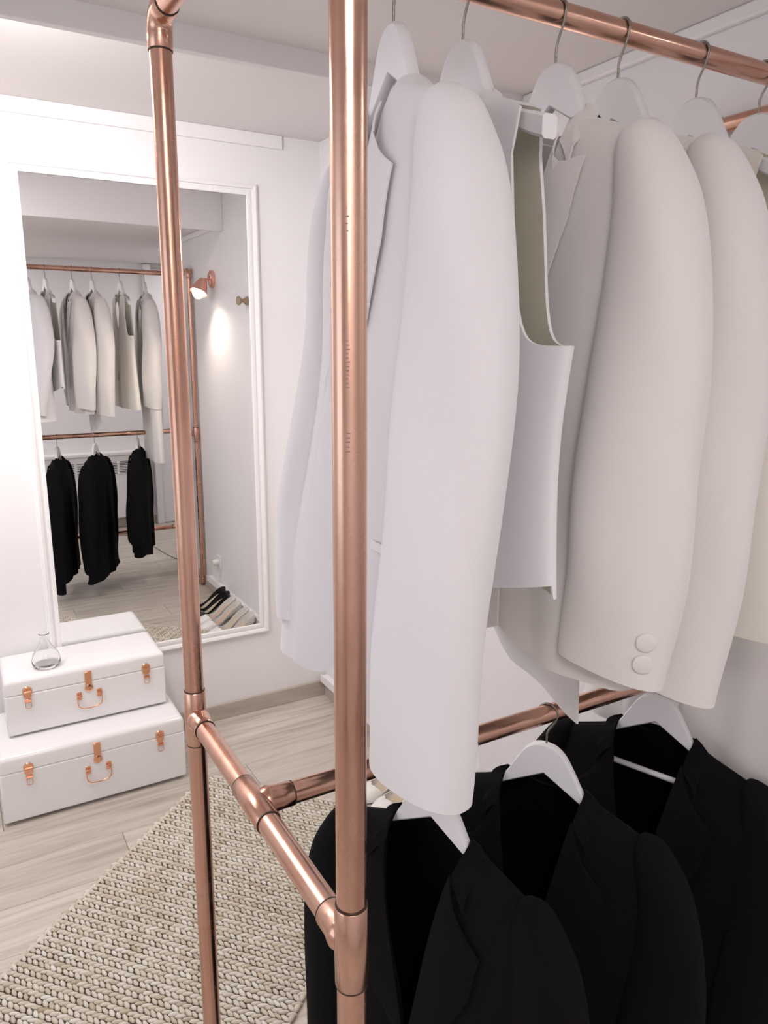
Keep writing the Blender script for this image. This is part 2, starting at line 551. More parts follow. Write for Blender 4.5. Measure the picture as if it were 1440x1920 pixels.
def fitting_tee(c, run, branch, half=0.043, blen=0.047):
    c = Vector(c); u = Vector(run).normalized(); w = Vector(branch).normalized()
    mb = MB()
    mb.tube([c - u * half, c - u * (half - 0.0012), c, c + u * (half - 0.0012), c + u * half], [RC - 0.0009, RC, RC + 0.0004, RC, RC - 0.0009], 28)
    L = [0.006, 0.011, 0.015, 0.019, 0.024, 0.030, blen - 0.0012, blen]
    Rr = [0.0142, 0.0166, 0.0180, 0.0174, 0.0164, RC, RC, RC - 0.0009]
    mb.tube([c + w * l for l in L], Rr, 28)
    o = mk('tee_fitting', mb, 'copper', rack, ro)
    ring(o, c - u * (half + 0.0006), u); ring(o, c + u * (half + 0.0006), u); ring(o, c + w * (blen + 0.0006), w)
    return o


def fitting_elbow(c, d1_, d2_, leg=0.040, rb=0.022):
    c = Vector(c); a = Vector(d1_).normalized(); e = Vector(d2_).normalized()
    pts = [c + a * leg, c + a * (leg - 0.0012)]
    cen = c + a * rb + e * rb
    for k in range(9):
        t = PI / 2 * k / 8
        pts.append(cen - e * rb * math.cos(t) - a * rb * math.sin(t))
    pts += [c + e * (leg - 0.0012), c + e * leg]
    rr = [RC - 0.0009] + [RC] * (len(pts) - 2) + [RC - 0.0009]
    o = mk('elbow_fitting', tube(pts, rr, 28), 'copper', rack, ro)
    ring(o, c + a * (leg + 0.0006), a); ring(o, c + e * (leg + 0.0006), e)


for X in (X0, X1):
    for Y, sy in ((YF, 1), (YB, -1)):
        pl = pipe('pole', (X, Y, ZB + 0.03), (X, Y, HT - 0.03))
        if X == X0 and Y == YF:
            front_pole = pl
        fitting_elbow((X, Y, HT), (0, 0, -1), (0, sy, 0))
        fitting_elbow((X, Y, ZB), (0, 0, 1), (0, sy, 0))
        fitting_tee((X, Y, HM), (0, 0, 1), (0, sy, 0))
    for z, nm in ((HT, 'top_crossbar'), (HM, 'middle_crossbar'), (ZB, 'floor_bar')):
        pipe(nm, (X, YF + 0.03, z), (X, YB - 0.03, z))
    sx = 1 if X == X0 else -1
    for z in (HT, HM):
        fitting_tee((X, YM, z), (0, 1, 0), (sx, 0, 0))
    fitting_tee((X, YF, ZLOW), (0, 0, 1), (sx, 0, 0))
pipe('upper_rail', (X0 + 0.02, YM, HT), (X1 - 0.02, YM, HT))
pipe('lower_rail', (X0 + 0.02, YM, HM), (X1 - 0.02, YM, HM))
pipe('base_rail', (X0 + 0.02, YF, ZLOW), (X1 - 0.02, YF, ZLOW))
# worn print marks on the front pole, facing the camera
pr = MB()
ang0 = math.atan2(-YF, -X0) - 0.10
for (za, zb, n) in ((1.462, 1.500, 12), (1.412, 1.430, 5), (1.575, 1.590, 3)):
    for k in range(n):
        z = za + (zb - za) * (k + 0.5) / n
        wdt = random.uniform(0.06, 0.15); h = random.uniform(0.0003, 0.0007); a_ = ang0 + random.uniform(-0.03, 0.03)
        q = []
        for zz in (z - h, z + h):
            for aa in (a_ - wdt, a_, a_ + wdt):
                q.append((X0 + (RP + 0.00015) * math.cos(aa), YF + (RP + 0.00015) * math.sin(aa), zz))
        pr.add(q, [(0, 1, 4, 3), (1, 2, 5, 4)])
po = mk('printed_marks', pr, 'print', front_pole, ro); po['kind'] = 'stuff'


# ------------------------------------------------------------------ hangers
OUT = [(0, 0), (0.015, -0.0025), (0.03, -0.013), (0.045, -0.036), (0.06, -0.063), (0.072, -0.078), (0.09, -0.0885), (0.12, -0.0995), (0.16, -0.113), (0.19, -0.124), (0.24, -0.143)]


def outer(s):
    return interp(OUT, abs(s))


def inner(s):
    s = abs(s)
    return -0.050 - 0.56 * s if s < 0.085 else interp([(0.085, -0.0976), (0.11, -0.113), (0.15, -0.132), (0.19, -0.146)], s)


def hanger(label, group, X, z0, alpha, railz, bar=False):
    t = thing('clothes_hanger', label, 'hanger', (X, YM, z0), alpha, group)
    S = [-0.172 + 0.344 * i / 72 for i in range(73)]
    v = []; f = []
    for s in S:
        th = 0.0070 + 0.002 * sstep(0.10, 0.19, abs(s))
        bow = 0.0
        zo, zi = outer(s), inner(s)
        rr = 0.003
        v += [(bow - th, -s, zo - rr), (bow - th + rr, -s, zo), (bow + th - rr, -s, zo), (bow + th, -s, zo - rr),
              (bow + th, -s, zi + rr), (bow + th - rr, -s, zi), (bow - th + rr, -s, zi), (bow - th, -s, zi + rr)]
    n = 8
    for i in range(len(S) - 1):
        for k in range(n):
            a = i * n + k; c = i * n + (k + 1) % n
            f.append((a, c, c + n, a + n))
    f.append(tuple(range(n))); f.append(tuple(range((len(S) - 1) * n, len(S) * n)))
    mk('hanger_body', (v, f), 'hanger', t)
    # hook over the rail (local z of the rail centre)
    h = railz - z0
    R = RP + 0.0019
    pts = []
    for k in range(15):
        a = math.radians(200 - k * 14.0)
        pts.append((0, -R * math.cos(a), h + R * math.sin(a)))
    k = max(0.4, h / 0.055)
    pts += [(0, -R * 0.80, h - 0.011 * k), (0, -0.0085, h - 0.020 * k), (0, -0.003, h - 0.029 * k), (0, 0, h - 0.038 * k), (0, 0, -0.006)]
    mk('hook', tube(pts, 0.00165, 10), 'steel', t)
    if bar:
        bz = -0.148
        mk('trouser_bar', tube([(0, 0.165, bz), (0, 0, bz), (0, -0.165, bz)], 0.005, 12), 'hanger', t)
    return t


# ------------------------------------------------------------------ garments
class Garment:
    """a hanging jacket: local x = thickness (front is -x), local -y = towards the camera, z = 0 at the hanger top"""

    def __init__(self, **k):
        d = dict(neck=0.066, zn=-0.066, shw=0.174, zs=-0.112, zback=-0.086, hem=-0.77, btn=-0.36, bmin=0.017, bch=0.050, bhem=0.050,
                 chest=0.215, waist=0.200, hemw=0.235, vneck=True, fold=0.006, ph=0.0, armhole=False, hem_fn=None, cut=0.05, p=0.82, open_far=0.0)
        d.update(k)
        self.__dict__.update(d)

    def a(self, z):
        L = -self.hem
        return interp([(0.0, self.shw), (-self.zs, self.shw), (0.22, self.chest), (0.44, self.waist), (min(0.77, L), self.hemw), (max(L, 0.78), self.hemw + 0.02)], -z)

    def shline(self, y):
        y = abs(y)
        return outer(max(y, self.neck)) + 0.0065

    def b(self, y, z):
        dr = max(0.0, self.shline(y) - z)
        base = self.bch + (self.bhem - self.bch) * sstep(0.3, -self.hem, -z)
        return self.bmin * (1 - math.exp(-dr / 0.0035)) + (base - self.bmin) * (1 - math.exp(-dr / 0.055))

    def folds(self, y, z, side):
        am = self.fold * sstep(0.15, 0.6, -z)
        return am * (math.sin(y * 34 + self.ph + side * 1.7) + 0.6 * math.sin(y * 61 + self.ph * 2.1 + side))

    def front_x(self, y, z):
        a = self.a(z)
        c = min(0.999, abs(y) / a) ** (1 / self.p)
        cx = math.sqrt(max(0.0, 1 - c * c)) ** self.p
        return -self.b(y, z) * cx + self.folds(y, z, 0) * cx

    def torso(self):
        N, Mv = 161, 52
        v = []; f = []
        for j in range(Mv):
            vv = (j / (Mv - 1)) ** 1.9
            for i in range(N):
                u = i / (N - 1)
                u = u + 0.035 * math.sin(4 * PI * u) * -1
                ang = 2 * PI * u
                sy, sx = math.sin(ang), -math.cos(ang)
                cy = math.copysign(abs(sy) ** self.p, sy); cx = math.copysign(abs(sx) ** self.p, sx)
                yt = self.shw * cy
                zt = self.shline(yt)
                if self.armhole and abs(yt) > self.strap:
                    q = (abs(yt) - self.strap) / (self.shw - self.strap)
                    zt = self.arm_z + (self.shline(self.strap) - self.arm_z) * (1 - q) ** 5.0
                if sx < 0 and abs(yt) < self.neck and self.vneck:
                    zt = self.btn + (self.zn - self.btn) * (abs(yt) / self.neck) ** 0.9
                elif sx >= 0 and abs(yt) < self.neck:
                    zt = self.zback + (self.shline(self.neck) - self.zback) * (abs(yt) / self.neck) ** 3
                zh = self.hem_fn(yt, sx) if self.hem_fn else self.hem
                if sx < 0:
                    zh += self.cut * max(0.0, 1 - abs(yt) / 0.06) ** 2     # rounded front corners
                z = zt + (zh - zt) * vv
                y = self.a(z) * cy
                if self.armhole and abs(abs(yt) - self.strap) < 0.03:
                    z -= 0.013 * math.exp(-max(0, (self.shline(self.strap) - z)) / 0.045) * (1 - abs(abs(yt) - self.strap) / 0.03)
                    y += math.copysign(0.036, yt) * math.exp(-max(0, (self.shline(self.strap) - z)) / 0.045) * (1 - abs(abs(yt) - self.strap) / 0.03)
                bb = self.b(yt if abs(yt) < self.shw else y, z)
                x = bb * cx + self.folds(y, z, 0 if sx < 0 else 1) * abs(cx)
                if sx < -0.9 and vv > 0 and z < self.btn + 0.02:
                    x -= 0.004 * (1 if u < 0.5 else 0)       # one front overlaps the other
                if self.open_far and yt > 0 and sx < 0.5:          # far front panel swings out
                    k_ = sstep(0.30, 0.78, -z) * sstep(0.0, 0.12, yt) * (1 - max(0.0, sx) * 2)
                    x -= self.open_far * k_; y += 0.018 * k_
                v.append((x, y, z))
        for j in range(Mv - 1):
            for i in range(N - 1):
                a = j * N + i
                f.append((a, a + 1, a + 1 + N, a + N))
        return v, f

    def sleeve_point(self, sg, length=0.81, yc=0.188, fwd=-0.02, w=1.0, ph=0.0, bend=-0.006, psi=33.0):
        """sg = -1 camera side, +1 far side; flattened tube turning its broad side to the front"""
        tab_c = [(0.103, yc - 0.040), (0.113, yc - 0.036), (0.14, yc - 0.026), (0.18, yc - 0.012), (0.24, yc - 0.004), (0.32, yc), (0.4, yc + 0.001), (0.6, yc - 0.004), (length, yc - 0.016)]
        tab_M = [(0.103, 0.010), (0.113, 0.020), (0.14, 0.030), (0.18, 0.038), (0.24, 0.048), (0.32, 0.058), (0.4, 0.063), (0.6, 0.062), (length, 0.058)]
        tab_m = [(0.103, 0.012), (0.113, 0.025), (0.14, 0.034), (0.18, 0.041), (0.24, 0.045), (0.32, 0.045), (0.4, 0.043), (0.6, 0.037), (length, 0.032)]

        def pt(d, a):
            cy = interp(tab_c, d); rM = interp(tab_M, d) * w; rm = interp(tab_m, d) * w
            cx = fwd * sstep(0.30, length, d) + bend * math.sin(PI * sstep(0.2, length, d))
            ps = math.radians(psi) * sstep(0.15, 0.45, d)
            ca, sa = math.cos(a), math.sin(a)
            ca = math.copysign(abs(ca) ** 0.84, ca); sa = math.copysign(abs(sa) ** 0.84, sa)
            k = 1 + 0.045 * sstep(0.2, 0.5, d) * math.sin(2 * a + d * 9 + ph) + 0.03 * sstep(0.3, 0.6, d) * math.sin(3 * a - d * 23 + ph * 1.3)
            k2 = rM * k * ca; k3 = rm * k * sa
            dz = -0.011 * ca * sstep(length - 0.25, length, d)
            return Vector((cx + k2 * math.sin(ps) + k3 * math.cos(ps), sg * (cy + k2 * math.cos(ps) - k3 * math.sin(ps)), -d + dz))
        return pt

    def sleeve(self, pt, length):
        n, K = 48, 44
        v = []; f = []
        for j in range(K):
            d = 0.103 + (length - 0.103) * ((j / (K - 1)) ** 1.4)
            for i in range(n):
                v.append(pt(d, 2 * PI * i / n))
        for j in range(K - 1):
            for i in range(n):
                a = j * n + i; c = j * n + (i + 1) % n
                f.append((a, c, c + n, a + n))
        f.append(tuple(range(n)))
        return v, f

    def lapel(self, sg, tip=(0.112, -0.165), gorge=(0.078, -0.150), top=(0.058, -0.095), lift=0.007):
        """lapel lying on the front, sg side; ruled between the roll line and the outer edge"""
        nu, nv = 8, 26
        edge = [(0.0, gorge), (0.16, tip), (0.45, (tip[0] * 0.90, tip[1] - 0.07)), (0.75, (tip[0] * 0.52, (tip[1] + self.btn) / 2 - 0.05)), (1.0, (0.004, self.btn - 0.012))]

        def ed(t):
            for i in range(len(edge) - 1):
                if t <= edge[i + 1][0]:
                    k = (t - edge[i][0]) / (edge[i + 1][0] - edge[i][0])
                    return (edge[i][1][0] + (edge[i + 1][1][0] - edge[i][1][0]) * k, edge[i][1][1] + (edge[i + 1][1][1] - edge[i][1][1]) * k)
            return edge[-1][1]

        def fn(i, j):
            t = j / (nv - 1); s = i / (nu - 1)
            ry, rz = top[0] * (1 - t) + 0.0 * t, top[1] * (1 - t) + self.btn * t
            oy, oz = ed(t)
            y = ry + (oy - ry) * s; z = rz + (oz - rz) * s
            x = self.front_x(y, z) - 0.003 - lift * math.sin(PI * min(1, s * 0.8 + 0.08)) * (1 - 0.6 * t)
            return (x, sg * y, z)
        return grid(fn, nu, nv)

    def collar(self, end=(0.080, -0.140), h=0.036):
        """turned collar around the neck, from one notch over the back to the other"""
        nu, nv = 61, 7

        def roll(t):   # t 0..1 from camera-side front to far-side front
            q = abs(2 * t - 1)            # 1 at front ends, 0 at back centre
            if q > 0.45:
                k = (q - 0.45) / 0.55
                y = self.neck * 0.97 + (0.060 - self.neck * 0.97) * k ** 1.5
                z = (self.zn + 0.006) + (-0.104 - self.zn - 0.006) * k ** 1.2
                x = 0.0 + (self.front_x(y, z) - 0.002) * k ** 0.6
            else:
                k = q / 0.45
                y = self.neck * 0.97 * math.sin(k * PI / 2)
                z = self.zback + 0.012 + (self.zn + 0.006 - self.zback - 0.012) * k ** 3
                x = 0.028 * math.cos(k * PI / 2) + 0.004
            return Vector((x, math.copysign(y, t - 0.5) if t != 0.5 else 0.0, z))

        def outer_(t):
            q = abs(2 * t - 1)
            r = roll(t)
            if q > 0.45:
                k = (q - 0.45) / 0.55
                y = abs(r.y) + 0.022 + 0.004 * k
                ez = r.z - h * (1 - 0.1 * k)
                k1, k2 = sstep(0.05, 0.55, k), sstep(0.05, 0.45, k)
                x = r.x * 0.5 * (1 - k1) + (min(r.x, self.front_x(y, ez)) - 0.006) * k1
                ez = max(ez, self.shline(y) + 0.004) * (1 - k2) + ez * k2
                return Vector((x, math.copysign(y, t - 0.5), ez))
            k = q / 0.45
            y = abs(r.y) * 1.32
            return Vector((r.x + 0.012 * (1 - 0.6 * k), math.copysign(y, t - 0.5), r.z - h + 0.012 * k))

        def fn(i, j):
            t = i / (nu - 1); s = j / (nv - 1)
            return roll(t).lerp(outer_(t), s) + Vector((0, 0, 0.003 * math.sin(PI * s)))
        return grid(fn, nu, nv)

    def patch(self, y0, y1, z0, z1, sg, lift=0.0012, nu=14, nv=5):
        def fn(i, j):
            y = y0 + (y1 - y0) * i / (nu - 1); z = z0 + (z1 - z0) * j / (nv - 1)
            return (self.front_x(y, z) - lift * (0.4 + 0.6 * j / (nv - 1)), sg * y, z)
        return grid(fn, nu, nv)


def disc_button(name, c, nrm, r, mat, parent):
    nrm = Vector(nrm).normalized(); c = Vector(c)
    return mk(name, tube([c - nrm * 0.001, c + nrm * 0.0020, c + nrm * 0.0030, c + nrm * 0.0022], [r, r, r * 0.86, r * 0.6], 18), mat, parent)


def jacket(name, label, group, X, z0, alpha, g, mat, cat='jacket', sleeves=True, slen=(0.81, 0.78), syc=(0.188, 0.190), fwd=(-0.03, -0.03), lapels=True, tip=(0.112, -0.165),
           gorge=(0.078, -0.150), pocket=None, buttons=False, collar=True, lining='white_lining', sw=1.0, fbutton=True):
    t = thing(name, label, cat, (X, YM, z0), alpha, group)
    body = mk('body', g.torso(), mat, t, solid=0.0035, outward=True)
    if lining:
        body.data.materials.append(M[lining])
        body.modifiers[0].material_offset = 1
        body.modifiers[0].material_offset_rim = 0
        body.modifiers[0].offset = -1.0
    if sleeves:
        for sg, L, yc, fw in ((-1, slen[0], syc[0], fwd[0]), (1, slen[1], syc[1], fwd[1])):
            pt = g.sleeve_point(sg, L, yc, fw, sw, ph=g.ph + sg)
            s = mk('sleeve', g.sleeve(pt, L), mat, t, solid=0.003)
            if buttons and sg < 0:
                for k in range(2):
                    d_, a_ = L - 0.034 - 0.027 * k, -0.95
                    p = pt(d_, a_)
                    nr = (pt(d_ + 0.01, a_) - p).cross(pt(d_, a_ + 0.08) - p).normalized()
                    if nr.x > 0:
                        nr = -nr
                    disc_button('button', p + nr * 0.0025, nr, 0.0115, mat, s)
    if lapels:
        for sg in (-1, 1):
            mk('lapel', g.lapel(sg, tip, gorge), mat, t, solid=0.0022)
    if collar:
        mk('collar', g.collar(), mat, t, solid=0.0022)
    if pocket:
        for sg in (-1, 1):
            mk('pocket_flap', g.patch(pocket[0], pocket[1], pocket[2], pocket[3], sg), mat, t, solid=0.001)
    if fbutton:
        z = g.btn - 0.02
        disc_button('front_button', (g.front_x(0.012, z) - 0.006, 0.012, z), (-1, 0, 0), 0.0105, mat, t)
    return t


ZH = 1.833          # top of the upper hangers
UPX = [0.463, 0.555, 0.695, 0.802, 0.955, 1.095]
UPA = [-10, -5, -4, -3, -4, 5]
gw = 'white clothes on the upper rail'
hang_lab = ['white wooden hanger nearest the front pole, holding the first white jacket',
            'white wooden hanger holding the sleeveless white waistcoat, second on the upper rail',
            'white wooden hanger of the peak-lapel jacket, third on the upper rail',
            'white wooden hanger fourth on the upper rail, behind the peak-lapel jacket',
            'white wooden hanger fifth on the upper rail, next to the long coat',
            'white wooden hanger holding the long ivory coat at the far rail end']
for k in range(6):
    hanger(hang_lab[k], 'white hangers on the upper rail', UPX[k], ZH, math.radians(UPA[k]), HT)

# 1: white jacket nearest the camera
g1 = Garment(hem=-0.775, btn=-0.40, ph=0.4, hemw=0.215, cut=0.10, fold=0.006, open_far=0.06)
jacket('blazer', 'white blazer nearest the front copper pole, long plain sleeve in front', gw, UPX[0], ZH, math.radians(UPA[0]), g1, 'white_wool',
       slen=(0.805, 0.730), syc=(0.188, 0.205), fwd=(-0.028, -0.066), pocket=(0.035, 0.165, -0.552, -0.562), collar=False, fbutton=False)
# 2: waistcoat
g2 = Garment(shw=0.215, chest=0.238, waist=0.212, hemw=0.222, hem=-0.62, btn=-0.30, ph=1.9, armhole=True, strap=0.118, arm_z=-0.338, bch=0.026, bhem=0.026, bmin=0.015, cut=-0.02,
             hem_fn=lambda y, sx: -0.585 - 0.30 * (0.215 - abs(y)) if sx < 0 else -0.60, fold=0.004)
jacket('waistcoat', 'sleeveless white waistcoat with a wide open armhole on the upper rail', gw, UPX[1], ZH, math.radians(UPA[1]), g2, 'white_wool', cat='waistcoat',
       sleeves=False, lapels=False, collar=False, lining='lining', fbutton=False)
# 3: peak lapel jacket
g3 = Garment(hem=-0.745, btn=-0.37, ph=2.6, hemw=0.203, cut=0.02, fold=0.005)
j3 = jacket('blazer', 'off-white blazer with a peaked lapel and two covered cuff buttons', gw, UPX[2], ZH, math.radians(UPA[2]), g3, 'ivory_wool',
            slen=(0.722, 0.71), syc=(0.198, 0.195), fwd=(-0.01, -0.02), tip=(0.108, -0.128), gorge=(0.070, -0.150), pocket=(0.03, 0.16, -0.525, -0.595), buttons=True, sw=1.04)


def tail_fn(i, j):
    y = -0.060 + 0.24 * i / 19; k = j / 11
    zb = -0.872 + 0.05 * (i / 19) + 0.10 * max(0, (i / 19) - 0.7) ** 1.0
    z = -0.70 + (zb + 0.70) * k
    return (0.046 + 0.010 * k + 0.004 * math.sin(y * 40), y, z)


mk('back_tail', grid(tail_fn, 20, 12), 'ivory_wool', j3, solid=0.003)
# 4
g4 = Garment(hem=-0.750, btn=-0.38, ph=3.7, hemw=0.203, cut=0.04, fold=0.005)
jacket('blazer', 'plain off-white blazer fourth from the front pole', gw, UPX[3], ZH, math.radians(UPA[3]), g4, 'ivory_wool',
       slen=(0.772, 0.75), syc=(0.198, 0.195), fwd=(-0.01, -0.02), pocket=(0.03, 0.16, -0.535, -0.60), sw=1.0)
# 5
g5 = Garment(shw=0.185, chest=0.200, waist=0.185, hemw=0.225, hem=-0.73, btn=-0.30, ph=4.4, armhole=True, strap=0.108, arm_z=-0.31, bch=0.028, bhem=0.034, bmin=0.015, cut=0.0, fold=0.004)
jacket('waistcoat', 'long cream sleeveless waistcoat with flap pockets, fifth on the upper rail', gw, UPX[4], ZH, math.radians(UPA[4]), g5, 'cream_wool', cat='waistcoat',
       sleeves=False, lapels=False, collar=False, lining='lining', pocket=(0.04, 0.155, -0.525, -0.57), fbutton=False)
# 6
g6 = Garment(hem=-1.045, btn=-0.42, ph=5.3, hemw=0.225, cut=0.0, fold=0.011, bhem=0.036)
jacket('long_coat', 'long ivory coat at the far end of the upper rail, lowest white hem', gw, UPX[5], ZH, math.radians(UPA[5]), g6, 'ivory_wool', cat='coat',
       slen=(0.735, 0.72), syc=(0.188, 0.190), fwd=(-0.02, -0.02))

# lower rail: three black jackets
LOX = [0.539, 0.746, 0.995]
LOZ = [0.893, 0.899, 0.920]
LOA = [18, 27, 20]
gb = 'black jackets on the lower rail'
lo_lab = ['white wooden hanger in the black jacket nearest the front pole', 'white wooden hanger in the middle black jacket on the lower rail', 'white wooden hanger with a trouser bar in the farthest black jacket']
bl_lab = ['black jacket nearest the front copper pole, notched lapel', 'black jacket in the middle of the lower rail', 'black jacket farthest along the lower rail, pale trouser bar showing in its neck']
for k in range(3):
    hanger(lo_lab[k], 'white hangers on the lower rail', LOX[k], LOZ[k], math.radians(LOA[k]), HM, bar=(k == 2))
    gk = Garment(hem=(-0.77, -0.80, -0.70)[k], btn=-0.40, ph=1.3 * k, shw=0.180, chest=0.215, waist=0.21, hemw=0.235, bch=0.055, bhem=0.05, fold=0.006)
    jacket('black_blazer', bl_lab[k], gb, LOX[k], LOZ[k], math.radians(LOA[k]), gk, 'black_wool', slen=((0.80, 0.82), (0.72, 0.74), (0.79, 0.62))[k],
           syc=(0.200, 0.200), fwd=(-0.02, -0.02), tip=(0.118, -0.185), gorge=(0.088, -0.158), pocket=(0.05, 0.17, -0.52, -0.57), lining='black_lining')


# ------------------------------------------------------------------ trunks
def trunk(label, x0, x1, y0, y1, zb, zt, zs, lx, hasp_x, bottom_gap):
    t = thing('metal_trunk', label, 'trunk', ((x0 + x1) / 2, (y0 + y1) / 2, zb))
    o = t.location.copy()
    boxobj('trunk_body', x0, x1, y0, y1, zb + bottom_gap, zs - 0.0008, 'lacquer', t, o, bevel=0.006, bseg=3)
    # lid with a softly rounded top edge
    r = 0.020
    prof = []
    for k in range(7):
        a = PI / 2 * k / 6
        prof.append((r - r * math.cos(a), zt - r + r * math.sin(a)))
    rings = [(0.0, zs + 0.0008)] + prof
    v = []; f = []
    rc = 0.010; nseg = 4
    for (ins, z) in rings:
        for (cx, cy, a0) in ((x0, y0, PI), (x1, y0, 1.5 * PI), (x1, y1, 0), (x0, y1, 0.5 * PI)):
            sx = 1 if cx == x0 else -1; sy = 1 if cy == y0 else -1
            c0 = (cx + sx * (rc + ins), cy + sy * (rc + ins))
            for q in range(nseg + 1):
                a = a0 + PI / 2 * q / nseg
                v.append((c0[0] + rc * math.cos(a), c0[1] + rc * math.sin(a), z))
    n = 4 * (nseg + 1)
    for j in range(len(rings) - 1):
        for k in range(n):
            a = j * n + k; c = j * n + (k + 1) % n
            f.append((a, c, c + n, a + n))
    f.append(tuple(range(n - 1, -1, -1))); f.append(tuple(range((len(rings) - 1) * n, len(rings) * n)))
    mk('trunk_lid', (v, f), 'lacquer', t, o)
    for fx in (x0 + 0.05, x1 - 0.05):
        for fy in (y0 + 0.03, y1 - 0.03):
            mk('foot', tube([(fx, fy, zb), (fx, fy, zb + bottom_gap + 0.002)], 0.009, 14), 'plastic', t, o)
    yf = y0
    for x in lx:                      # toggle latches
        mb = MB()
        shp = []
        for k in range(13):
            a = PI * k / 12
            shp.append((x + 0.015 * math.cos(a), zs + 0.010 + 0.014 * math.sin(a)))
        shp += [(x - 0.0125, zs - 0.012), (x - 0.008, zs - 0.018), (x + 0.008, zs - 0.018), (x + 0.0125, zs - 0.012)]
        nn = len(shp)
        vv = [(px_, yf - 0.0002, pz_) for px_, pz_ in shp] + [(x + (px_ - x) * 0.86, yf - 0.005, zs + (pz_ - zs) * 0.9) for px_, pz_ in shp]
        ff = [tuple(range(nn, 2 * nn))] + [(k, (k + 1) % nn, (k + 1) % nn + nn, k + nn) for k in range(nn)]
        mb.add(vv, ff)
        mb.tube([(x - 0.011, yf - 0.006, zs + 0.006), (x + 0.011, yf - 0.006, zs + 0.006)], 0.0036, 12)
        la = mk('latch', mb, 'bright_copper', t, o, bevel=0.0008)
        mb = MB(); mb.box(x - 0.010, x + 0.010, yf - 0.004, yf - 0.0002, zs - 0.032, zs - 0.020)
        mb.tube([(x - 0.010, yf - 0.0055, zs - 0.026), (x + 0.010, yf - 0.0055, zs - 0.026)], 0.0034, 12)
        mk('catch_plate', mb, 'bright_copper', la, o, bevel=0.001)
        mk('wire_loop', tube([(x - 0.008, yf - 0.005, zs - 0.024), (x - 0.0085, yf - 0.006, zs - 0.045), (x - 0.005, yf - 0.006, zs - 0.050), (x + 0.005, yf - 0.006, zs - 0.050),
                              (x + 0.0085, yf - 0.006, zs - 0.045), (x + 0.008, yf - 0.005, zs - 0.024)], 0.0011, 8), 'bright_copper', la, o)
    # central hasp
    x = hasp_x
    mb = MB(); mb.box(x - 0.011, x + 0.011, yf - 0.0042, yf - 0.0002, zs - 0.016, zs + 0.033)
    mb.box(x - 0.011, x + 0.011, yf - 0.0042, yf + 0.004, zs + 0.033, zs + 0.036)
    ha = mk('hasp', mb, 'bright_copper', t, o, bevel=0.001)
    mk('hasp_plate', tube([(x, yf - 0.0002, zs - 0.022), (x, yf - 0.005, zs - 0.022), (x, yf - 0.007, zs - 0.022)], [0.0135, 0.0135, 0.009], 24), 'bright_copper', ha, o)
    # drop handle
    hz = zs - 0.054 if zt < 0.3 else zs - 0.046
    mb = [(-0.036, hz - 0.004), (-0.039, hz - 0.020), (-0.036, hz - 0.036), (-0.026, hz - 0.044), (0.0, hz - 0.047), (0.026, hz - 0.044), (0.036, hz - 0.036), (0.039, hz - 0.020), (0.036, hz - 0.004)]
    hn = mk('handle', tube([(x + dx, yf - 0.008, z) for dx, z in mb], 0.0020, 10), 'bright_copper', t, o)
    for sx in (-1, 1):
        b_ = MB(); cx = x + sx * 0.032
        b_.box(cx - 0.008, cx + 0.008, yf - 0.0022, yf - 0.0002, hz - 0.015, hz + 0.013)
        b_.tube([(cx - 0.008, yf - 0.005, hz), (cx, yf - 0.0055, hz), (cx + 0.008, yf - 0.005, hz)], 0.0046, 14)
        mk('handle_bracket', b_, 'bright_copper', hn, o, bevel=0.0008)
    # side handle on the right end
    mb = [(y1 * 0.45 + y0 * 0.55 + dy, z) for dy, z in ((-0.04, zs - 0.04), (-0.04, zs - 0.075), (-0.02, zs - 0.085), (0.02, zs - 0.085), (0.04, zs - 0.075), (0.04, zs - 0.04))]
    mk('side_handle', tube([(x1 + 0.006, yy, z) for yy, z in mb], 0.0020, 10), 'bright_copper', t, o)
    return t


trunk('large white lacquered trunk with copper latches, standing on the floor under another', 0.024, 0.600, 2.404, 2.745, 0.0, 0.238, 0.181, (0.108, 0.516), 0.313, 0.011)
trunk('smaller white lacquered trunk with copper latches on top of the large one', 0.066, 0.573, 2.519, 2.748, 0.238, 0.440, 0.384, (0.133, 0.508), 0.319, 0.007)

# glass carafe on the upper trunk
bot = thing('glass_carafe', 'small clear glass carafe with a narrow neck on the upper trunk', 'carafe', (0.203, 2.583, 0.440))
po_ = [(0.0, 0.0006), (0.036, 0.0006), (0.041, 0.004), (0.0445, 0.014), (0.0445, 0.026), (0.040, 0.042), (0.030, 0.060), (0.019, 0.076), (0.0125, 0.090), (0.0115, 0.100), (0.0125, 0.108), (0.0165, 0.113),
       (0.0150, 0.1145), (0.0105, 0.109), (0.0095, 0.100), (0.0105, 0.090), (0.0170, 0.0755), (0.0278, 0.060), (0.0375, 0.042), (0.0415, 0.026), (0.0415, 0.016), (0.036, 0.009), (0.0, 0.008)]
mk('carafe_body', lathe(po_, 40), 'glass', bot)

# ------------------------------------------------------------------ braided rug
A = Vector((0.668, 2.380, 0)); E1 = Vector((-0.7515, -0.6597, 0)); E2 = Vector((0.6597, -0.7515, 0))
LEN, WID = 1.50, 0.705
rug = thing('braided_rug', 'cream braided rug lying at an angle on the oak floor', 'rug', (A + E1 * LEN / 2 + E2 * WID / 2))
rgo = rug.location.copy()
bk = MB()
co = [A, A + E1 * LEN, A + E1 * LEN + E2 * WID, A + E2 * WID]
ins = [(0.006, 0.006), (-0.006, 0.006), (-0.006, -0.006), (0.006, -0.006)]
vv = []
for z in (0.0008, 0.006):
    for c, (i1, i2) in zip(co, ins):
        p = c + E1 * i1 + E2 * i2; vv.append((p.x, p.y, z))
bk.add(vv, [(0, 1, 2, 3), (4, 5, 6, 7), (0, 1, 5, 4), (1, 2, 6, 5), (2, 3, 7, 6), (3, 0, 4, 7)])
